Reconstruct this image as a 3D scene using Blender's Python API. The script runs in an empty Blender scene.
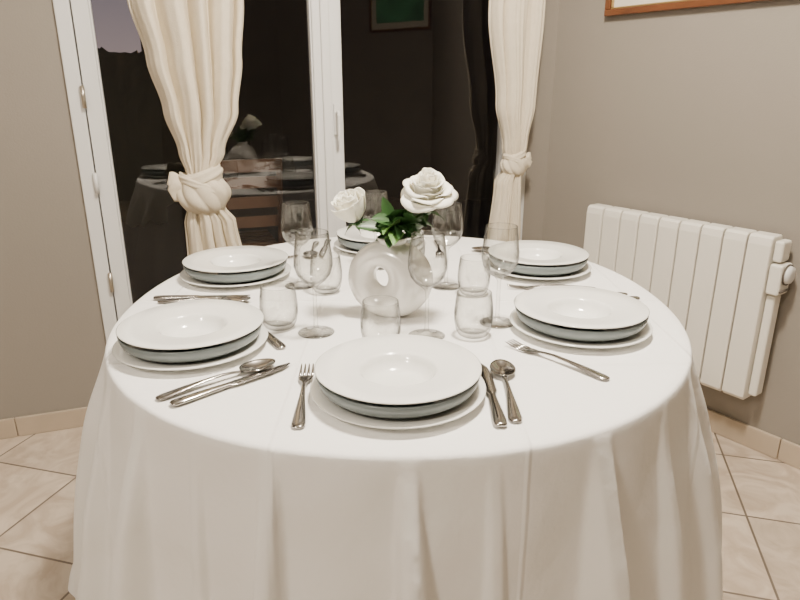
import bpy, bmesh, math, random
from mathutils import Vector, Matrix, noise
random.seed(7)
pi=math.pi
scene=bpy.context.scene
COL=scene.collection
# ------------------------------------------------------------------ helpers
def mat_new(name):
    m=bpy.data.materials.new(name); m.use_nodes=True
    nt=m.node_tree; b=nt.nodes.get('Principled BSDF')
    return m,nt,b
def simple(name,col,rough=.5,metal=0,coat=0,bump=0,bscale=50,var=0,vscale=5,spec=.5,bdist=.002,sss=0):
    m,nt,b=mat_new(name)
    b.inputs['Base Color'].default_value=(*col,1)
    b.inputs['Roughness'].default_value=rough
    b.inputs['Metallic'].default_value=metal
    b.inputs['Coat Weight'].default_value=coat
    b.inputs['Specular IOR Level'].default_value=spec
    if sss:
        b.inputs['Subsurface Weight'].default_value=sss; b.inputs['Subsurface Radius'].default_value=(.01,.008,.006); b.inputs['Subsurface Scale'].default_value=.5
    tc=nt.nodes.new('ShaderNodeTexCoord')
    if var:
        n=nt.nodes.new('ShaderNodeTexNoise'); n.inputs['Scale'].default_value=vscale; n.inputs['Detail'].default_value=4
        nt.links.new(tc.outputs['Object'],n.inputs['Vector'])
        mx=nt.nodes.new('ShaderNodeMix'); mx.data_type='RGBA'
        mx.inputs[6].default_value=(*[c*(1-var) for c in col],1); mx.inputs[7].default_value=(*[min(1,c*(1+var)) for c in col],1)
        nt.links.new(n.outputs['Fac'],mx.inputs[0]); nt.links.new(mx.outputs[2],b.inputs['Base Color'])
    if bump:
        n=nt.nodes.new('ShaderNodeTexNoise'); n.inputs['Scale'].default_value=bscale; n.inputs['Detail'].default_value=5
        nt.links.new(tc.outputs['Object'],n.inputs['Vector'])
        bp=nt.nodes.new('ShaderNodeBump'); bp.inputs['Strength'].default_value=bump; bp.inputs['Distance'].default_value=bdist
        nt.links.new(n.outputs['Fac'],bp.inputs['Height']); nt.links.new(bp.outputs['Normal'],b.inputs['Normal'])
    return m
def finish(me,mat,smooth):
    for mm in (mat if isinstance(mat,(list,tuple)) else [mat]):
        if mm: me.materials.append(mm)
    if smooth:
        for p in me.polygons: p.use_smooth=True
def mk(name,verts,faces,mat,smooth=False,parent=None,loc=(0,0,0),rot=(0,0,0)):
    me=bpy.data.meshes.new(name+'_mesh'); me.from_pydata([tuple(v) for v in verts],[],faces); me.update()
    bm=bmesh.new(); bm.from_mesh(me); bmesh.ops.recalc_face_normals(bm,faces=bm.faces); bm.to_mesh(me); bm.free()
    finish(me,mat,smooth)
    o=bpy.data.objects.new(name,me); COL.objects.link(o); o.location=loc; o.rotation_euler=rot
    if parent: o.parent=parent
    return o
def inst(name,me,loc,rot=(0,0,0),parent=None,scale=(1,1,1)):
    o=bpy.data.objects.new(name,me); COL.objects.link(o); o.location=loc; o.rotation_euler=rot; o.scale=scale
    if parent: o.parent=parent
    return o
def empty(name,loc=(0,0,0),rot=(0,0,0),parent=None):
    o=bpy.data.objects.new(name,None); COL.objects.link(o); o.location=loc; o.rotation_euler=rot; o.empty_display_size=.1
    if parent: o.parent=parent
    return o
class MB:
    """mesh accumulator"""
    def __init__(s): s.v=[]; s.f=[]
    def add(s,v,f,M=None):
        n=len(s.v)
        s.v+= [ (M@Vector(p) if M else Vector(p)) for p in v]
        s.f+= [tuple(i+n for i in ff) for ff in f]
    def box(s,a,b,M=None):
        x0,y0,z0=a;x1,y1,z1=b
        s.add([(x0,y0,z0),(x1,y0,z0),(x1,y1,z0),(x0,y1,z0),(x0,y0,z1),(x1,y0,z1),(x1,y1,z1),(x0,y1,z1)],
              [(0,3,2,1),(4,5,6,7),(0,1,5,4),(1,2,6,5),(2,3,7,6),(3,0,4,7)],M)
    def lathe(s,prof,seg=48,M=None):
        n=len(prof); v=[];f=[]
        idx=[]
        for (r,z) in prof:
            if r<1e-6: idx.append([len(v)]*seg); v.append((0,0,z))
            else:
                idx.append([len(v)+k for k in range(seg)])
                v+=[(r*math.cos(2*pi*k/seg),r*math.sin(2*pi*k/seg),z) for k in range(seg)]
        for i in range(n-1):
            for k in range(seg):
                k2=(k+1)%seg
                q=[idx[i][k],idx[i][k2],idx[i+1][k2],idx[i+1][k]]
                q2=[]
                for t in q:
                    if t not in q2:q2.append(t)
                if len(q2)>=3:f.append(tuple(q2))
        s.add(v,f,M)
    def grid(s,rows,M=None,closed=False):
        nr=len(rows);nc=len(rows[0]); v=[p for r in rows for p in r]; f=[]
        for i in range(nr-1):
            for j in range(nc if closed else nc-1):
                j2=(j+1)%nc
                f.append((i*nc+j,i*nc+j2,(i+1)*nc+j2,(i+1)*nc+j))
        s.add(v,f,M)
    def tube(s,pts,rad,seg=10,caps=True,M=None):
        pts=[Vector(p) for p in pts]; rows=[]
        if not hasattr(rad,'__len__'): rad=[rad]*len(pts)
        up=Vector((0,0,1))
        for i,p in enumerate(pts):
            d=(pts[min(i+1,len(pts)-1)]-pts[max(i-1,0)]).normalized()
            a=up if abs(d.dot(up))<.95 else Vector((1,0,0))
            x=d.cross(a).normalized(); y=d.cross(x).normalized()
            rows.append([p+rad[i]*(x*math.cos(2*pi*k/seg)+y*math.sin(2*pi*k/seg)) for k in range(seg)])
        n0=len(s.v)
        s.grid(rows,M,closed=True)
        if caps:
            s.f.append(tuple(n0+k for k in range(seg))); L=n0+(len(pts)-1)*seg
            s.f.append(tuple(L+k for k in reversed(range(seg))))
    def obj(s,name,mat,smooth=False,**k): return mk(name,s.v,s.f,mat,smooth,**k)
    def mesh(s,name,mat,smooth=True):
        o=s.obj(name,mat,smooth); me=o.data; bpy.data.objects.remove(o); return me
def bevel(o,w=.004,seg=2,ang=35):
    m=o.modifiers.new('bevel','BEVEL'); m.width=w; m.segments=seg; m.limit_method='ANGLE'; m.angle_limit=math.radians(ang)
    return o
def interp(tab,x):
    if x<=tab[0][0]: return tab[0][1:]
    for i in range(len(tab)-1):
        a,b=tab[i],tab[i+1]
        if x<=b[0]:
            t=(x-a[0])/(b[0]-a[0]); t=t*t*(3-2*t)
            return tuple(a[k]+(b[k]-a[k])*t for k in range(1,len(a)))
    return tab[-1][1:]
# ------------------------------------------------------------------ materials
M_wall=simple('wall_paint_taupe',(.285,.257,.222),.75,bump=.25,bscale=180,var=.03,vscale=2,spec=.25)
M_ceil=simple('ceiling_paint',(.78,.77,.74),.9)
M_white=simple('white_pvc',(.75,.75,.74),.35)
# pressed cotton: soft wrinkles + ironed-in fold creases
M_cloth,nt,b=mat_new('tablecloth_cotton')
b.inputs['Base Color'].default_value=(.87,.86,.84,1); b.inputs['Roughness'].default_value=.85; b.inputs['Specular IOR Level'].default_value=.2
tc=nt.nodes.new('ShaderNodeTexCoord'); n=nt.nodes.new('ShaderNodeTexNoise'); n.inputs['Scale'].default_value=8; n.inputs['Detail'].default_value=5
nt.links.new(tc.outputs['Object'],n.inputs['Vector'])
sp=nt.nodes.new('ShaderNodeSeparateXYZ'); nt.links.new(tc.outputs['Object'],sp.inputs[0])
hs=[]
for ax,off in (('X',.175),('Y',.02)):
    ad=nt.nodes.new('ShaderNodeMath'); ad.operation='ADD'; ad.inputs[1].default_value=off; nt.links.new(sp.outputs[ax],ad.inputs[0])
    pp=nt.nodes.new('ShaderNodeMath'); pp.operation='PINGPONG'; pp.inputs[1].default_value=.175; nt.links.new(ad.outputs[0],pp.inputs[0])
    mr=nt.nodes.new('ShaderNodeMapRange'); mr.interpolation_type='SMOOTHSTEP'; mr.inputs[1].default_value=0; mr.inputs[2].default_value=.006; mr.inputs[3].default_value=1; mr.inputs[4].default_value=0
    nt.links.new(pp.outputs[0],mr.inputs[0]); hs.append(mr)
ad=nt.nodes.new('ShaderNodeMath'); ad.operation='MAXIMUM'; nt.links.new(hs[0].outputs[0],ad.inputs[0]); nt.links.new(hs[1].outputs[0],ad.inputs[1])
b1=nt.nodes.new('ShaderNodeBump'); b1.inputs['Strength'].default_value=.7; b1.inputs['Distance'].default_value=.014; nt.links.new(n.outputs['Fac'],b1.inputs['Height'])
b2=nt.nodes.new('ShaderNodeBump'); b2.inputs['Strength'].default_value=.8; b2.inputs['Distance'].default_value=.002; nt.links.new(ad.outputs[0],b2.inputs['Height']); nt.links.new(b1.outputs[0],b2.inputs['Normal'])
nt.links.new(b2.outputs[0],b.inputs['Normal'])
M_curt=simple('curtain_linen',(.72,.645,.51),.9,bump=.8,bscale=240,var=.07,vscale=40,spec=.15)
M_porc=simple('white_porcelain',(.84,.84,.80),.12,coat=.3)
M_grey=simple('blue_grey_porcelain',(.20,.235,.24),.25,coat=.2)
M_steel=simple('stainless_steel',(.36,.34,.32),.16,metal=1)
M_vase=simple('pearl_silver_glaze',(.86,.84,.80),.2,metal=.12,coat=.7)
M_rad=simple('radiator_enamel',(.80,.77,.70),.4)
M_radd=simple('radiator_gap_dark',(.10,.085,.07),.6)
M_petal=simple('rose_petal_ivory',(.95,.93,.81),.6,var=.03,vscale=30,sss=.2,spec=.2)
M_leaf=simple('rose_leaf_green',(.03,.085,.022),.4,var=.4,vscale=25)
M_leaf2=simple('rose_leaf_light_green',(.10,.22,.05),.45,var=.3,vscale=25)
M_wood=simple('chair_reflection_wood',(.14,.07,.04),.5,var=.3,vscale=9)  # wood of the chairs that imitate reflections in the panes
M_twood=simple('table_wood',(.3,.18,.1),.5,var=.2,vscale=8)
M_frame=simple('picture_frame_walnut',(.15,.055,.022),.3,var=.3,vscale=20)
M_gold=simple('picture_frame_gilt',(.5,.36,.16),.35,metal=.7)
M_matb=simple('picture_mat',(.70,.66,.56),.8)
M_art=simple('picture_art',(.25,.3,.2),.7,var=.8,vscale=6)
M_art2=simple('picture_art_green',(.10,.42,.22),.7,var=.8,vscale=4)
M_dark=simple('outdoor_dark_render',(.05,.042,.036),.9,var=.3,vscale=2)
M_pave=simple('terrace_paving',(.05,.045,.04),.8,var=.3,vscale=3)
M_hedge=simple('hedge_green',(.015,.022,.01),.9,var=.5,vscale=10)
M_brass=simple('hinge_metal',(.55,.5,.42),.3,metal=.9)
def glass_mat(name,base,edge,r0,r1,pwr):
    m=bpy.data.materials.new(name); m.use_nodes=True; nt=m.node_tree; nt.nodes.clear()
    out=nt.nodes.new('ShaderNodeOutputMaterial'); mix=nt.nodes.new('ShaderNodeMixShader')
    tr=nt.nodes.new('ShaderNodeBsdfTransparent'); gl=nt.nodes.new('ShaderNodeBsdfGlossy'); gl.inputs['Roughness'].default_value=0.01
    lw=nt.nodes.new('ShaderNodeLayerWeight'); lw.inputs['Blend'].default_value=.5
    pw=nt.nodes.new('ShaderNodeMath'); pw.operation='POWER'; pw.inputs[1].default_value=pwr
    nt.links.new(lw.outputs['Facing'],pw.inputs[0])
    mx=nt.nodes.new('ShaderNodeMix'); mx.data_type='RGBA'
    mx.inputs[6].default_value=(*base,1); mx.inputs[7].default_value=(*edge,1)
    nt.links.new(pw.outputs[0],mx.inputs[0]); nt.links.new(mx.outputs[2],tr.inputs['Color'])
    ma=nt.nodes.new('ShaderNodeMath'); ma.operation='MULTIPLY_ADD'; ma.inputs[1].default_value=r1-r0; ma.inputs[2].default_value=r0
    nt.links.new(pw.outputs[0],ma.inputs[0])
    nt.links.new(ma.outputs[0],mix.inputs[0]); nt.links.new(tr.outputs[0],mix.inputs[1]); nt.links.new(gl.outputs[0],mix.inputs[2])
    nt.links.new(mix.outputs[0],out.inputs[0]); return m
M_glass=glass_mat('drinking_glass',(.98,.98,.97),(.03,.028,.025),.07,.55,3.0)
M_pane=glass_mat('window_glass',(.8,.8,.8),(.4,.4,.4),.10,1,5)
# floor tile
def tile_mat(name,size,rot,loc,grout=(.15,.12,.095),mort=.0035,c1=(.49,.395,.305),c2=(.64,.545,.44)):
    m,nt,b=mat_new(name)
    tc=nt.nodes.new('ShaderNodeTexCoord'); mp=nt.nodes.new('ShaderNodeMapping')
    mp.inputs['Rotation'].default_value=(0,0,rot); mp.inputs['Location'].default_value=(*loc,0)
    nt.links.new(tc.outputs['Object'],mp.inputs['Vector'])
    br=nt.nodes.new('ShaderNodeTexBrick'); br.offset=0; br.squash=1
    br.inputs['Scale'].default_value=1; br.inputs['Brick Width'].default_value=size; br.inputs['Row Height'].default_value=size
    br.inputs['Mortar Size'].default_value=mort; br.inputs['Mortar Smooth'].default_value=.2; br.inputs['Bias'].default_value=0
    br.inputs['Color1'].default_value=(.85,.85,.85,1); br.inputs['Color2'].default_value=(1,1,1,1); br.inputs['Mortar'].default_value=(0,0,0,1)
    nt.links.new(mp.outputs[0],br.inputs['Vector'])
    n=nt.nodes.new('ShaderNodeTexNoise'); n.inputs['Scale'].default_value=6; n.inputs['Detail'].default_value=8; n.inputs['Distortion'].default_value=2.5
    nt.links.new(tc.outputs['Object'],n.inputs['Vector'])
    cr=nt.nodes.new('ShaderNodeValToRGB'); cr.color_ramp.elements[0].position=.38; cr.color_ramp.elements[1].position=.62
    cr.color_ramp.elements[0].color=(*c1,1); cr.color_ramp.elements[1].color=(*c2,1)
    nt.links.new(n.outputs['Fac'],cr.inputs[0])
    mul=nt.nodes.new('ShaderNodeMix'); mul.data_type='RGBA'; mul.blend_type='MULTIPLY'; mul.inputs[0].default_value=1
    nt.links.new(cr.outputs[0],mul.inputs[6]); nt.links.new(br.outputs['Color'],mul.inputs[7])
    mx=nt.nodes.new('ShaderNodeMix'); mx.data_type='RGBA'; mx.inputs[7].default_value=(*grout,1)
    nt.links.new(br.outputs['Fac'],mx.inputs[0]); nt.links.new(mul.outputs[2],mx.inputs[6]); nt.links.new(mx.outputs[2],b.inputs['Base Color'])
    b.inputs['Roughness'].default_value=.3
    return m
M_floor=tile_mat('floor_tile_beige_marble',.345,math.radians(15.07),(-.234,-.09))
M_base=simple('baseboard_beige_marble',(.46,.38,.29),.35,var=.15,vscale=9)

# ------------------------------------------------------------------ room
H=2.6
C=Vector((.639,2.81)); 
W0=Vector((-1.19,2.142)); wd=Vector((C.x-W0.x,C.y-W0.y)); SC=wd.length; wd.normalize()
wn=Vector((wd.y,-wd.x))          # room-side normal of window wall
rd=Vector((-.592,.806)); R0=Vector((1.34,1.855)); rn=Vector((-.806,-.592))
TC=(C-R0).dot(rd)
def WM(o,d,n):  # local x along wall, y = into room, z up
    return Matrix(((d.x,n.x,0,o.x),(d.y,n.y,0,o.y),(0,0,1,0),(0,0,0,1)))
MW=WM(W0,wd,wn); MR=WM(R0,rd,rn)
poly=[C,Vector((3.116,-.563)),Vector((2.6,-2.8)),Vector((-3.26,-2.8)),W0+wd*(-2.2)]
floor_b=MB(); floor_b.add([(p.x,p.y,0) for p in poly]+[(p.x,p.y,-.1) for p in poly],[(0,1,2,3,4),(9,8,7,6,5)]+[(i,(i+1)%5,(i+1)%5+5,i+5) for i in range(5)])
floor_b.obj('floor',M_floor)
cb=MB(); cb.add([(p.x,p.y,H) for p in poly]+[(p.x,p.y,H+.1) for p in poly],[(0,1,2,3,4),(9,8,7,6,5)]+[(i,(i+1)%5,(i+1)%5+5,i+5) for i in range(5)])
cb.obj('ceiling',M_ceil)
S0,S1,DH=.118,1.835,2.2
b=MB(); b.box((-2.4,-.2,0),(S0,0,H),MW); b.box((S1,-.2,0),(SC,0,H),MW); b.box((S0,-.2,DH),(S1,0,H),MW); b.obj('wall_window',M_wall)
b=MB(); b.box((-3.0,-.15,0),(TC+.12,0,H),MR); b.obj('wall_right',M_wall)
def wall(name,p,q):
    d=(q-p); L=d.length; d=d.normalized(); n=Vector((-d.y,d.x))
    cen=Vector((0,0)); 
    if (cen-p).dot(n)<0: n=-n
    M=WM(p,d,n); bb=MB(); bb.box((-.1,-.15,0),(L+.1,0,H),M); bb.obj(name,M_wall); return M,L
MS,LS=wall('wall_side',poly[1],poly[2]); wall('wall_back',poly[2],poly[3]); wall('wall_left',poly[3],poly[4])
# baseboards
b=MB()
x=-2.2
while x<S0-.01:
    e=min(x+.33,S0-.002); b.box((x+.001,0,0),(e-.001,.012,.075),MW); x+=.33
bevel(b.obj('baseboard_window',M_base),.003)
b=MB(); x=-2.9
while x<TC-.02:
    e=min(x+.33,TC-.01); b.box((x+.001,0,0),(e-.001,.012,.08),MR); x+=.33
bevel(b.obj('baseboard_right',M_base),.003)

# ------------------------------------------------------------------ french window
win=empty('window_1')
def wbox(name,a,c,mat=M_white,bw=.004,par=win):
    b=MB(); b.box(a,c,MW); return bevel(b.obj(name,mat,parent=par),bw)
wbox('jamb_left',(S0,-.12,0),(S0+.045,.012,DH)); wbox('jamb_right',(S1-.05,-.12,0),(S1,.012,DH)); wbox('head',(S0+.045,-.12,DH-.05),(S1-.05,.012,DH)); wbox('threshold',(S0+.045,-.12,0),(S1-.05,.0,.03))
mid=.985
def sash(i,a,c):
    st=.050
    wbox(f'sash_{i}_stile_a',(a,-.07,.035),(a+st,.0,DH-.055)); wbox(f'sash_{i}_stile_b',(c-st,-.07,.035),(c,.0,DH-.055))
    wbox(f'sash_{i}_bottom_rail',(a+st,-.07,.035),(c-st,.0,.16)); wbox(f'sash_{i}_top_rail',(a+st,-.07,DH-.115),(c-st,.0,DH-.055))
    for k,(p,q) in enumerate([((a+st,-.045,.16),(a+st+.006,-.008,DH-.115)),((c-st-.006,-.045,.16),(c-st,-.008,DH-.115))]):
        wbox(f'sash_{i}_bead_{k}',p,q,bw=.002)
    b=MB(); z0,z1=.16,DH-.115; b.add([(a+st,-.035,z0),(c-st,-.035,z0),(c-st,-.035,z1),(a+st,-.035,z1)],[(0,1,2,3)],MW); b.obj(f'sash_{i}_glass',M_pane,parent=win)
sash(1,S0+.049,mid-.001); sash(2,mid+.001,S1-.054)
wbox('astragal',(mid-.022,.001,.035),(mid+.010,.012,DH-.055),bw=.004)
for i,z in enumerate((.55,.9,1.18,1.85)):
    b=MB(); b.tube([MW@Vector((S0+.047,.02,z-.035)),MW@Vector((S0+.047,.02,z+.035))],.007,10); b.obj(f'hinge_{i}',M_white if i%2 else M_brass,True,parent=win)
b=MB(); b.box((mid+.018,.001,1.04),(mid+.040,.010,1.15),MW); b.tube([MW@Vector((mid+.029,.010,1.12)),MW@Vector((mid+.029,.035,1.12)),MW@Vector((mid+.029,.038,1.11)),MW@Vector((mid+.029,.038,1.02))],.007,10); bevel(b.obj('handle',M_white,parent=win),.002)

# ------------------------------------------------------------------ curtains
def curtain(name,tab,hk,kr,npl,seed,ear=-1,top=2.32,off=.085):
    """tab: rows (z, centre_s, half width, half depth)"""
    E=empty(name); rows=[]; N=300; Z=140
    for i in range(Z+1):
        z=.03+(top-.03)*i/Z
        c,w,d=interp(tab,z); row=[]
        near=math.exp(-((z-hk)/.12)**2)
        for k in range(N):
            a=2*pi*k/N
            ph=a*npl+ .9*math.sin(z*3+seed)+1.3*math.sin(a*3+seed*2)+.5*math.sin(a*7+z*2)
            pl=.5+.5*math.sin(ph)
            pl=pl**.8
            amp=(.014+.055*(w/.17))*(1-.4*near)
            x=w*math.cos(a); y=d*math.sin(a)
            fine=.004*math.sin(a*41+3*math.sin(z*4+a))*(near*.8+.35)
            y+=(amp*(pl-.5)*.9+fine)*abs(math.sin(a))**.3*(-1 if math.sin(a)<0 else 1)
            x+=(.006)*math.sin(ph+1)
            row.append(MW@Vector((c+x, off+max(-off+.03,y), z)))
        rows.append(row)
    b=MB(); b.grid(rows,closed=True); b.obj('drape',M_curt,True,parent=E)
    c,w,d=interp(tab,hk)
    cen=Vector((c,off+.01,hk))
    b=MB(); rws=[]
    for i in range(49):
        th=pi*i/48; row=[]
        for k in range(160):
            a=2*pi*k/160
            sw=a*9+th*5+seed
            r=1+.055*(abs(math.sin(sw*.5))**.7-.5)*2*math.sin(th)+.03*math.sin(5*th+2*a)
            row.append(MW@(cen+Vector((kr*r*math.sin(th)**.85*math.cos(a),kr*.8*r*math.sin(th)**.85*math.sin(a),kr*.86*r*math.cos(th)))))
        rws.append(row)
    b.grid(rws,closed=True)
    for j,(tilt,dz,rs,wd_) in enumerate([(.45,.62,.66,.20),(-.75,.30,.80,.13)]):
        rws=[]
        for k in range(96):
            a=2*pi*k/96
            base=Vector((kr*rs*math.cos(a),kr*rs*.85*math.sin(a),kr*dz+kr*tilt*math.cos(a)*.5))
            rad=Vector((math.cos(a),math.sin(a),0)); row=[]
            for q in range(28):
                t=2*pi*q/28; tr=kr*wd_*(1+.16*math.sin(6*t+2*a))
                row.append(MW@(cen+base+rad*tr*math.cos(t)*.8+Vector((0,0,tr*1.5*math.sin(t)))))
            rws.append(row)
        rws.append(rws[0]); b.grid(rws,closed=True)
    b.obj('knot',M_curt,True,parent=E)
    b=MB(); rws=[]
    for i in range(17):
        t=i/16; row=[]
        wdt=kr*(.16+.42*math.sin(min(1,t*1.15)*pi*.62))*(1-.75*max(0,t-.82)/.18)
        cx=c+ear*kr*(.55+.75*t); cz=hk+kr*(.25+.35*t-.1*t*t)
        for k in range(28):
            a=2*pi*k/28
            r=1+.13*math.sin(5*a+seed)
            row.append(MW@Vector((cx+ear*.004*math.cos(3*a), off+.015+kr*.28*r*math.sin(a)*(1-.5*t), cz+wdt*r*math.cos(a)*.95-.2*kr*t)))
        rws.append(row)
    b.grid(rws,closed=True); n=len(b.v); b.f.append(tuple(range(n-28,n))); b.obj('knot_ear',M_curt,True,parent=E)
    return E
curtain('curtain',[(.03,.535,.11,.045),(.6,.53,.095,.045),(.76,.52,.083,.045),(.81,.51,.06,.04),(.86,.505,.045,.04),(.93,.505,.045,.04),(1.0,.513,.071,.042),(1.137,.523,.116,.045),(1.295,.518,.145,.045),(1.48,.51,.172,.045),(2.32,.51,.21,.045)],.862,.086,11,1.0,-1,off=.1)
curtain('curtain',[(.03,1.70,.075,.04),(.6,1.70,.066,.04),(.84,1.705,.05,.04),(.907,1.727,.03,.03),(.99,1.728,.047,.035),(1.15,1.722,.078,.04),(1.48,1.705,.110,.042),(2.32,1.705,.12,.042)],.907,.056,8,2.3,1)
rod=empty('curtain_rod'); b=MB(); b.tube([MW@Vector((.1,.09,2.34)),MW@Vector((1.88,.09,2.34))],.012,16); b.obj('rod',M_brass,True,parent=rod)
b=MB()
for s in (.2,1.0,1.8): b.box((s-.01,0,2.33),(s+.01,.09,2.35),MW)
b.obj('brackets',M_brass,parent=rod)

# ------------------------------------------------------------------ radiator (local x along wall t, y into room, z)
rad=empty('electric_radiator'); RL,RH0,RH1=.175,.205,.77
ne=9; pitch=(.885-RL-.0)/ne
for i in range(ne):
    x0=RL+i*pitch+.0026; x1=RL+(i+1)*pitch-.0026
    prof=[(.028,RH0+.012),(.036,RH0),(.09,RH0),(.102,RH0+.015),(.102,RH1-.03),(.098,RH1-.008),(.088,RH1),(.036,RH1),(.028,RH1-.01)]
    n=len(prof)
    b=MB(); b.add([(x0,p[0],p[1]) for p in prof]+[(x1,p[0],p[1]) for p in prof],[tuple(range(n)),tuple(range(2*n-1,n-1,-1))]+[(k,(k+1)%n,(k+1)%n+n,k+n) for k in range(n)],MR)
    bevel(b.obj(f'element_{i+1}',M_rad,parent=rad),.005,3,50)
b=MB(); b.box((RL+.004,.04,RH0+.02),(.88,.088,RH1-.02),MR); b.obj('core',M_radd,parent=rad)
b=MB(); b.box((RL+.15,0,.3),(RL+.19,.035,.34),MR); b.box((.7,0,.3),(.74,.035,.34),MR); b.box((RL+.15,0,.65),(RL+.19,.035,.69),MR); b.box((.7,0,.65),(.74,.035,.69),MR); b.obj('brackets',M_radd,parent=rad)
b=MB(); b.box((RL-.028,.032,RH0+.02),(RL,.080,RH1-.19),MR); bevel(b.obj('end_cover',M_rad,parent=rad),.008,3)
b=MB(); b.box((RL-.040,.022,RH1-.185),(RL,.095,RH1-.085),MR); bevel(b.obj('thermostat_box',M_rad,parent=rad),.008,3)
b=MB(); b.box((RL-.028,.03,RH1-.08),(RL,.088,RH1-.012),MR); bevel(b.obj('end_cover_top',M_rad,parent=rad),.008,3)
Md=MR@Matrix.Translation((RL-.041,.058,RH1-.118))@Matrix.Rotation(-pi/2,4,'Y')
b=MB(); b.lathe([(0,0),(.028,0),(.030,.004),(.026,.014),(.012,.016),(0,.016)],32,Md); b.obj('thermostat_dial',M_white,True,parent=rad)
b=MB(); b.tube([MR@Vector((RL-.043,.03,RH1-.17)),MR@Vector((RL-.043,.09,RH1-.17))],.004,8); b.obj('switch',M_radd,True,parent=rad)
b=MB(); b.lathe([(.031,0),(.034,0),(.034,.005),(.031,.005)],32,Md); b.obj('dial_ring',M_radd,True,parent=rad)

# ------------------------------------------------------------------ pictures
def picture(M,t0,t1,z0,z1,art,mb=.12):
    pic=empty('framed_picture')
    def fr(name,ins,w,y0,y1,mat):
        b=MB(); a,c,e,f=t0+ins,t1-ins,z0+ins,z1-ins
        b.box((a,y0,e),(c,y1,e+w),M); b.box((a,y0,f-w),(c,y1,f),M); b.box((a,y0,e+w),(a+w,y1,f-w),M); b.box((c-w,y0,e+w),(c,y1,f-w),M)
        bevel(b.obj(name,mat,parent=pic),.003)
    fr('frame',0,.022,.001,.025,M_frame); fr('gilt_inner',.022,.007,.001,.018,M_gold)
    b=MB(); b.box((t0+.029,.001,z0+.029),(t1-.029,.008,z1-.029),M); b.obj('mat_board',M_matb,parent=pic)
    b=MB(); b.box((t0+mb,.0085,z0+mb),(t1-mb,.0095,z1-mb),M); b.obj('artwork',art,parent=pic)
picture(MR,-.15,.945,1.46,2.1,M_art,.14)
picture(MS,.02,.82,1.76,2.25,M_art2,.09)

# ------------------------------------------------------------------ table + cloth
TZ=.75; TX,TY=-.003,1.402; A,B,NE=.592,.660,2.15
def outl(th,a=A,b_=B):
    c,s=math.cos(th),math.sin(th)
    r=(abs(c/a)**NE+abs(s/b_)**NE)**(-1/NE)
    return Vector((r*c,r*s))
tb=empty('dining_table',(TX,TY,0)); N=96
top=[outl(2*pi*k/N,A-.016,B-.016) for k in range(N)]
b=MB(); b.add([(p.x,p.y,.744) for p in top]+[(p.x,p.y,.716) for p in top],[tuple(range(N)),tuple(range(2*N-1,N-1,-1))]+[(k,(k+1)%N,(k+1)%N+N,k+N) for k in range(N)])
b.obj('table_top',M_twood,parent=tb)
b=MB()
for sx in (-.33,.33):
    for sy in (-.38,.38):
        b.tube([(sx,sy,0),(sx,sy,.716)],[.022,.032],16)
b.box((-.36,-.41,.63),(.36,-.385,.716)); b.box((-.36,.385,.63),(.36,.41,.716)); b.box((-.36,-.385,.63),(-.335,.385,.716)); b.box((.335,-.385,.63),(.36,.385,.716))
b.obj('legs_and_apron',M_twood,parent=tb)
# cloth folds: box-pleats (arc position m from front toward +x, depth m, half width m, lean with drop)
pleats=[(-.93,.06,.06,-.05),(-.74,.070,.055,-.10),(-.58,.045,.030,-.08),(-.43,.065,.038,-.06),(-.30,.020,.020,-.03),(-.175,.055,.028,-.02),(.015,.060,.026,.01),(.13,.018,.02,.02),(.30,.070,.038,.05),(.46,.035,.023,.06),(.60,.055,.033,.09),(.77,.070,.055,.10),(.95,.06,.06,.05)]
for k in range(13): pleats.append((1.15+k*.160,.05+.02*(k%3),.05,.02))
NT=1400
pts=[outl(-pi/2+2*pi*k/NT) for k in range(NT+1)]
arc=[0]
for k in range(NT): arc.append(arc[-1]+(pts[k+1]-pts[k]).length)
PER=arc[-1]
def wrap(x): return (x+PER*1.5)%PER-PER*.5
def fold(sa,s):
    v=0
    for (c,am,w,dr) in pleats:
        d=wrap(sa-(c+dr*s))
        ww=w*(.72+.85*s)
        t=abs(d)/ww
        if t<1.9:
            v+=am*(1/(1+math.exp((t-.62)*10)))
    v+=.005*math.sin(sa*13+1.2)+.003*math.sin(sa*37+4*s)
    return v
def cornerflare(sa):
    v=0
    for c in (-.72,.74,PER/2-.75,-(PER/2-.75)):
        v+=math.exp(-(wrap(sa-c)/.26)**2)
    return v
rows=[]
for rr in (.0,.15,.3,.45,.6,.75,.88,.96,.985):
    row=[]
    for k in range(NT):
        p=pts[k]*max(rr,.001); row.append(Vector((TX+p.x,TY+p.y,TZ)))
    rows.append(row)
def hem(th):
    return .12-.09*abs(math.sin(2*th))
re=.009
NS=64
for k_,an in enumerate((20,45,70)):
    row=[]
    for k in range(NT):
        p=pts[k]; n=p.normalized(); a=math.radians(an)
        q=p*.985+n*(.009+re*math.sin(a)); row.append(Vector((TX+q.x,TY+q.y,TZ-re+re*math.cos(a))))
    rows.append(row)
cf=[cornerflare(arc[k]) for k in range(NT)]
for j in range(1,NS+1):
    s=j/NS; row=[]
    for k in range(NT):
        p=pts[k]; n=p.normalized(); th=-pi/2+2*pi*k/NT
        z=(TZ-re)-(TZ-re-hem(th))*s
        off=.009+re+ .025*s +.082*s*cf[k]+ fold(arc[k],s)*(1-math.exp(-(s*3.6)**1.25))
        off+=.005*noise.noise(Vector((p.x*6,p.y*6,z*7)))*min(1,s*8)
        q=p*.985+n*off; row.append(Vector((TX+q.x,TY+q.y,z)))
    rows.append(row)
b=MB(); b.grid(rows,closed=True); b.f.append(tuple(range(NT))); cloth=b.obj('tablecloth',M_cloth,True)

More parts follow.
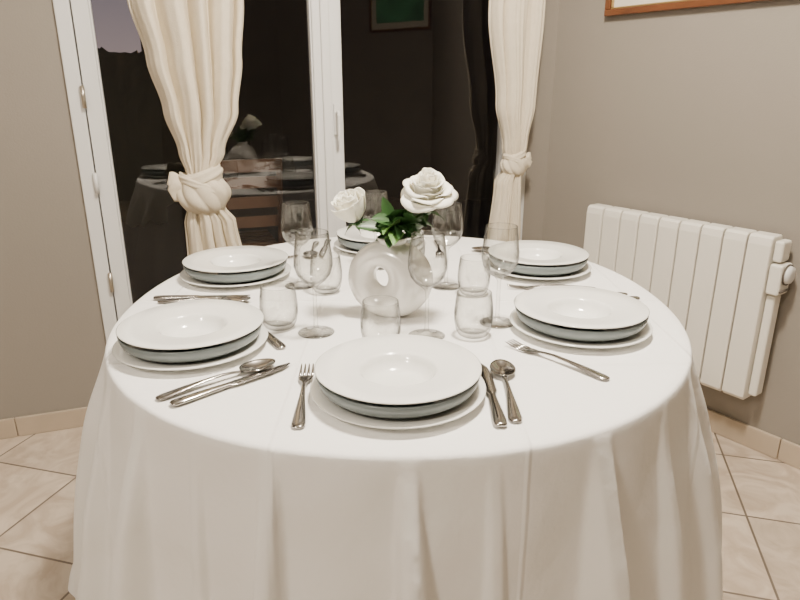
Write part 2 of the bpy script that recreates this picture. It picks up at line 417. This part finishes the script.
# ------------------------------------------------------------------ plates
def latmesh(name,prof,mat,seg=72):
    b=MB(); b.lathe(prof,seg); return b.mesh(name,mat)
dinner=latmesh('dinner_plate',[(0,.006),(.083,.006),(.093,.008),(.113,.012),(.1370,.0165),(.1385,.0155),(.1370,.014),(.113,.008),(.088,.0035),(.084,0),(.078,0),(.077,.002),(0,.002)],M_porc)
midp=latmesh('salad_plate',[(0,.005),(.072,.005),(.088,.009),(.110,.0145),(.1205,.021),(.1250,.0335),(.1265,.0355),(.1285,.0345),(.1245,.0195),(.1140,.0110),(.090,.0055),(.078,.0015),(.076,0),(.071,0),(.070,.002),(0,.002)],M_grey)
pasta=latmesh('pasta_plate',[(0,.006),(.035,.0065),(.048,.010),(.056,.022),(.0590,.0285),(.0630,.0315),(.066,.0320),(.10,.0342),(.1285,.0380),(.1305,.0370),(.1288,.0355),(.10,.0312),(.069,.0280),(.060,.022),(.051,.006),(.045,0),(.040,0),(.039,.003),(0,.003)],M_porc)
P=[(-.003,.918),(-.387,1.110),(.360,1.205),(-.418,1.575),(.363,1.637),(-.06,1.88)]
for i,(x,y) in enumerate(P):
    j=[(0,0),(.002,.001),(-.001,.002),(.002,-.001),(0,.002),(0,0)][i]
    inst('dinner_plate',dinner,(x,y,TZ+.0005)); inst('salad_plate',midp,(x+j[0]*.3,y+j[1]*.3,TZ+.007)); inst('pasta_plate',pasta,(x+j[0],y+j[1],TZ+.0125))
# ------------------------------------------------------------------ glasses
wine=latmesh('wine_glass',[(0,.0005),(.034,.0005),(.0345,.0015),(.030,.003),(.012,.005),(.005,.010),(.0038,.02),(.0035,.085),(.0045,.092),(.010,.098),(.022,.107),(.031,.119),(.0355,.135),(.0355,.150),(.033,.170),(.0300,.198),(.0296,.1995),(.0290,.198),(.0318,.170),(.0342,.150),(.0342,.135),(.030,.120),(.021,.109),(.009,.101),(0,.099)],M_glass,64)
tumb=latmesh('water_tumbler',[(0,.001),(.024,.001),(.029,.004),(.034,.014),(.0375,.032),(.038,.048),(.036,.070),(.0335,.088),(.033,.0892),(.0324,.088),(.0348,.070),(.0367,.048),(.036,.032),(.032,.018),(.026,.011),(0,.009)],M_glass,64)
for (x,y) in [(-.166,1.183),(-.245,1.495),(-.065,1.665),(.052,1.165),(.112,1.490),(.200,1.238)]:
    inst('wine_glass',wine,(x,y,TZ),(0,0,random.random()*6),scale=(1.05,1.05,1.02))
for (x,y) in [(-.243,1.212),(-.174,1.448),(-.036,1.116),(.143,1.170),(.172,1.430),(.03,1.69)]:
    inst('water_tumbler',tumb,(x,y,TZ),(0,0,random.random()*6))
# ------------------------------------------------------------------ cutlery
def strip(b,rows_,n=10):
    rr=[]
    for (y,w,z,t,*cx) in rows_:
        c=cx[0] if cx else 0
        rr.append([(c+w*math.cos(2*pi*k/n),y,z+t*math.sin(2*pi*k/n)) for k in range(n)])
    n0=len(b.v); b.grid(rr,closed=True); b.f.append(tuple(n0+k for k in range(n))); L=n0+(len(rr)-1)*n; b.f.append(tuple(L+k for k in range(n)))
handle=[(0,.004,.003,.0018),(.003,.0085,.003,.0025),(.012,.0105,.0035,.0028),(.04,.0085,.006,.0026),(.08,.005,.009,.0024),(.11,.0035,.010,.0024),(.13,.0035,.0085,.0022)]
b=MB(); strip(b,handle+[(.145,.006,.006,.0016),(.155,.011,.004,.0013),(.165,.0125,.003,.0012),(.172,.0125,.0028,.0012)])
for i in range(4):
    cx=-.0102+.0068*i
    strip(b,[(.171,.0024,.0028,.0012,cx),(.19,.0021,.0035,.0011,cx),(.208,.0014,.0068,.0009,cx*.97),(.212,.0006,.0078,.0005,cx*.97)],8)
fork=b.mesh('fork',M_steel)
b=MB(); strip(b,handle+[(.142,.0045,.006,.002),(.148,.006,.006,.0016)])
rr=[]
for i in range(9):
    r=i/8; row=[]
    for k in range(32):
        a=2*pi*k/32; yy=math.sin(a); row.append((.0215*r*math.cos(a)*(1-.12*yy),.176+.033*r*yy,.0095-.0075*(1-r*r)+.0006))
    rr.append(row)
rr2=[[(x,y,z-.0013) for (x,y,z) in row] for row in rr]
b.grid(rr+rr2[::-1],closed=True); spoon=b.mesh('spoon',M_steel)
b=MB(); strip(b,[(0,.006,.0045,.003),(.004,.0095,.0045,.004),(.02,.0105,.0048,.0042),(.07,.0075,.005,.004),(.095,.006,.005,.0038),(.102,.008,.005,.0025),(.11,.0098,.005,.0012),(.17,.0098,.005,.0010),(.20,.0075,.005,.0008,-.0015),(.217,.0025,.005,.0006,-.005)])
knife=b.mesh('knife',M_steel)
def lay(name,me,h,t):
    d=Vector((t[0]-h[0],t[1]-h[1])); inst(name,me,(h[0],h[1],TZ+.0008),(0,0,math.atan2(-d.x,d.y)))
lay('fork',fork,(-.145,.803),(-.161,1.03)); lay('knife',knife,(.144,.806),(.144,1.03)); lay('spoon',spoon,(.168,.820),(.176,1.05))
lay('spoon',spoon,(-.378,.892),(-.212,1.034)); lay('knife',knife,(-.348,.872),(-.205,1.005)); lay('fork',fork,(-.217,1.095),(-.352,1.30))
lay('fork',fork,(.345,.962),(.203,1.124)); lay('knife',knife,(.545,1.385),(.32,1.375)); lay('spoon',spoon,(.53,1.42),(.3,1.405))
lay('knife',knife,(-.562,1.388),(-.34,1.40)); lay('spoon',spoon,(-.545,1.365),(-.34,1.368)); lay('fork',fork,(-.50,1.75),(-.3,1.76))
lay('fork',fork,(.47,1.462),(.26,1.475)); lay('knife',knife,(.44,1.80),(.22,1.81)); lay('spoon',spoon,(.42,1.83),(.2,1.84))
lay('fork',fork,(.115,1.97),(.115,1.75)); lay('knife',knife,(-.225,1.97),(-.225,1.75)); lay('spoon',spoon,(-.26,1.95),(-.255,1.75))

# ------------------------------------------------------------------ vase with roses
V=empty('vase_with_roses',(-.02,1.285,TZ),(0,0,math.radians(-14)))
b=MB(); rr=[]
RO=.090; HC=Vector((-.018,.002)); HR=.017
for i in range(120):
    a=2*pi*i/120-pi/2; row=[]
    o_=Vector((RO*math.cos(a),RO*.93*math.sin(a)))
    h_=HC+Vector((HR*.85*math.cos(a),HR*1.3*math.sin(a)))
    c_=(o_+h_)/2; hv=(o_-h_)/2; hl=hv.length
    ty=.042*(.55+.45*(hl/.034))
    for k in range(44):
        t=2*pi*k/44
        q=c_+hv*math.cos(t)
        y=ty*math.sin(t); zz=q.y+.0822
        if zz<.001: zz=.001+(zz-.001)*.05
        row.append((q.x,y,max(zz,.0)))
    rr.append(row)
b.grid(rr+[rr[0]],closed=True); b.obj('vase_body',M_vase,True,parent=V)
b=MB(); Mn=Matrix.Translation((.004,0,.149)); b.lathe([(.034,.0),(.029,.008),(.029,.014),(.032,.021),(.0305,.022),(.027,.014),(.026,.004),(0,.003)],40,Mn); b.obj('vase_neck',M_vase,True,parent=V)
def rose(name,cen,R,Hh,tilt,n,seed,open_=1,hd=.2):
    """n petals in a spiral; inner ones form a tight bud, outer ones cup and roll outward"""
    random.seed(seed); E=empty(name,cen,tilt,parent=V); b=MB()
    for i in range(n):
        t=(i+.3)/n; ang=i*2.39996+random.uniform(-.2,.2)
        rho=R*(.13+.66*t**1.1); hh=Hh*(1.0-hd*t**1.5)*random.uniform(.94,1.06)
        W=1.35-.55*t; roll=R*open_*(.02+.30*t**1.5)*random.uniform(.7,1.4); wob=random.uniform(0,6); droop=Hh*.20*open_*t**2*random.uniform(.4,1.4)
        rows=[]; nu,nv=14,16
        for vi in range(nv+1):
            v=vi/nv; row=[]
            for ui in range(nu+1):
                u=-1+2*ui/nu
                shp=(math.sin(min(1,v*1.1+.15)*pi/2))**.7
                vm=v*(1-.20*abs(u)**2.5*v)
                cup=(math.sin(min(1,vm*1.25)*pi/2))**.6
                e=max(0,(vm-.6)/.4)
                rad_=rho*cup*(1-.10*(1-t)*max(0,vm-.5)) + roll*e*e*1.1
                z=hh*(vm-.16*e*e*t) - droop*e**3
                rad_+= .035*R*math.sin(u*4+wob)*v*t
                z+= .03*R*math.sin(u*6+wob)*e
                a=ang+u*W*shp
                row.append((rad_*math.cos(a),rad_*math.sin(a),z-Hh*.5))
            rows.append(row)
        b.grid(rows)
    o=b.obj('petals',M_petal,True,parent=E)
    sm=o.modifiers.new('thick','SOLIDIFY'); sm.thickness=.0007
    b=MB()
    b.lathe([(0,-Hh*.62),(R*.16,-Hh*.58),(R*.28,-Hh*.50),(R*.3,-Hh*.44)],16)
    for k in range(5):
        a=2*pi*k/5; rows=[]
        for i in range(7):
            v=i/6; w=.006*math.sin(min(1,v*1.1+.15)*pi)*(1-v*.4)+.0004
            c=Vector((math.cos(a),math.sin(a),0)); s_=Vector((-math.sin(a),math.cos(a),0))
            p=c*(R*.22+R*.5*v)+Vector((0,0,-Hh*.5-.012*v*v)); rows.append([p-s_*w,p+Vector((0,0,-.001)),p+s_*w])
        b.grid(rows)
    b.obj('calyx',M_leaf,True,parent=E); return E
def tow(dx,dy):
    return Vector((0,0,1)).rotation_difference(Vector((dx,dy,1))).to_euler()
r1=Vector((.076,-.005,.268)); r2=Vector((-.080,-.015,.231))
rose('rose_open',r1,.055,.092,tow(.16,-.42),30,3,1.25,.36)
rose('rose_bud',r2,.050,.070,tow(-.35,-.35),17,5,.35,.1)
b=MB()
for (p,ax,hh) in ((r1,(.16,-.42),.050),(r2,(-.35,-.35),.040)):
    end=p-Vector((ax[0],ax[1],1)).normalized()*hh
    pts2=[]
    P0=Vector((0,0,.15)); P1=Vector((p.x*.3,0,.20)); 
    for i in range(11):
        t=i/10; pts2.append(P0*(1-t)**2+P1*2*t*(1-t)+end*t*t)
    b.tube(pts2,.0028,8)
b.obj('stems',M_leaf2,True,parent=V)
def leaf(b,base,dirv,L,W,droop,roll):
    d=Vector(dirv).normalized(); side=d.cross(Vector((0,0,1))).normalized(); up=side.cross(d).normalized()
    side=(side*math.cos(roll)+up*math.sin(roll)); up=side.cross(d).normalized(); rows=[]
    for i in range(15):
        v=i/14; w=W*(math.sin(pi*v**.75))**.8*(1+.05*((i%2)*2-1))+.0003
        c=Vector(base)+d*L*v+Vector((0,0,-droop*v*v))
        rows.append([c-side*w+up*w*.35,c-side*w*.5+up*w*.12,c,c+side*w*.5+up*w*.12,c+side*w+up*w*.35])
    b.grid(rows)
random.seed(11)
bd,bl=MB(),MB()
for i in range(46):
    a=random.uniform(0,2*pi); el=random.uniform(-.05,.9)
    q=Vector((.018+random.uniform(-.022,.04),random.uniform(-.015,.01),random.uniform(.168,.205)))
    leaf(bl if i%5==0 else bd,q,(math.cos(a),math.sin(a)*.8,el),random.uniform(.035,.060),random.uniform(.012,.019),random.uniform(0,.02),random.uniform(-.9,.9))
leaf(bd,(-.01,-.01,.185),(-1,-.3,.25),.06,.017,.006,.5); leaf(bd,(.03,-.02,.19),(.5,-.6,.2),.055,.017,.015,.4); leaf(bl,(.02,-.02,.185),(.1,-1,.1),.05,.016,.02,.1)
leaf(bd,(.0,0,.2),(-.3,0,1),.055,.014,0,.8); leaf(bd,(.03,0,.2),(.2,.1,1),.05,.015,0,.2)
bd.obj('leaves_dark',M_leaf,True,parent=V); bl.obj('leaves_light',M_leaf2,True,parent=V)

# ------------------------------------------------------------------ outside
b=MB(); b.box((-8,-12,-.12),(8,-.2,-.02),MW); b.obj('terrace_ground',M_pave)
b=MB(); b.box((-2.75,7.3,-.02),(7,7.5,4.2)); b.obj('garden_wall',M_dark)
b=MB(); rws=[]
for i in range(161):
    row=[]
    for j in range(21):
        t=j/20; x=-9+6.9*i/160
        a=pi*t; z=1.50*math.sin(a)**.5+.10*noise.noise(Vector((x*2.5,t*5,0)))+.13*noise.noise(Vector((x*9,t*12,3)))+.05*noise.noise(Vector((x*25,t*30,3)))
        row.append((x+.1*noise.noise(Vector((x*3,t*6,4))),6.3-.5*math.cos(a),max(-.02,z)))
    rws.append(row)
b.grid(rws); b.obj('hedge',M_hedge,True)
def chair_reflection(loc,rz):  # added beyond the glass to imitate the reflection of an indoor chair
    E=empty('chair_reflection',loc,(0,0,rz)); b=MB()
    for sx in (-.21,.21):
        b.tube([(sx,-.22,0),(sx,.20,.45),(sx,.27,.86)],.015,8)
        b.tube([(sx*.88,.24,0),(sx*.88,-.20,.44)],.015,8)
    b.obj('legs',M_wood,parent=E); b=MB()
    for k in range(6):
        y=-.2+.07*k; b.box((-.2,y,.44),(.2,y+.05,.455))
    b.obj('seat_slats',M_wood,parent=E); b=MB()
    for z,yy in ((.56,.218),(.66,.235),(.76,.252)): b.box((-.2,yy-.008,z),(.2,yy+.008,z+.055))
    b.box((-.225,.258,.84),(.225,.28,.90)); b.obj('back_slats',M_wood,parent=E); return E
chair_reflection((-.88,3.35,-.02),math.radians(200)); chair_reflection((-1.80,2.85,-.02),math.radians(110))

# ------------------------------------------------------------------ lights / world / camera
def area(name,loc,power,size,col,rot=(0,0,0)):
    l=bpy.data.lights.new(name,'AREA'); l.shape='DISK'; l.size=size; l.energy=power; l.color=col
    o=bpy.data.objects.new(name,l); COL.objects.link(o); o.location=loc; o.rotation_euler=rot; return o
WARM=(1.0,.89,.75)
def ceiling_or_fill_lamp(x,y,pa,pp):
    cl=empty('ceiling_or_fill_lamp',(x,y,0)); 
    b=MB(); b.lathe([(0,2.6),(.20,2.6),(.20,2.575),(.18,2.56),(0,2.56)],48); b.obj('lamp_base',M_white,True,parent=cl)
    o=area('lamp_light',(0,0,2.53),pa,.28,WARM); o.parent=cl
    l=bpy.data.lights.new('lamp_glow','POINT'); l.energy=pp; l.color=WARM; l.shadow_soft_size=.07
    o=bpy.data.objects.new('lamp_glow',l); COL.objects.link(o); o.location=(0,0,2.38); o.parent=cl
ceiling_or_fill_lamp(.25,1.15,62,62)
ceiling_or_fill_lamp(-1.1,-.7,40,30)  # added fill, unseen behind the camera, to brighten the cloth's front
w=bpy.data.worlds.new('dusk'); scene.world=w; w.use_nodes=True; nt=w.node_tree; bg=nt.nodes['Background']
tc=nt.nodes.new('ShaderNodeTexCoord'); sp=nt.nodes.new('ShaderNodeSeparateXYZ'); cr=nt.nodes.new('ShaderNodeValToRGB')
nt.links.new(tc.outputs['Generated'],sp.inputs[0]); nt.links.new(sp.outputs['Z'],cr.inputs[0]); nt.links.new(cr.outputs[0],bg.inputs[0])
cr.color_ramp.elements[0].position=0; cr.color_ramp.elements[0].color=(.50,.38,.36,1)
cr.color_ramp.elements[1].position=.35; cr.color_ramp.elements[1].color=(.03,.035,.06,1)
e=cr.color_ramp.elements.new(.1); e.color=(.34,.28,.30,1)
bg.inputs[1].default_value=.8
cam=bpy.data.cameras.new('camera'); co=bpy.data.objects.new('camera',cam); COL.objects.link(co)
co.location=(0,0,1.214); co.rotation_euler=(math.radians(90-18.5),0,0); cam.lens=28.8; cam.sensor_width=36; cam.clip_start=.02
scene.camera=co
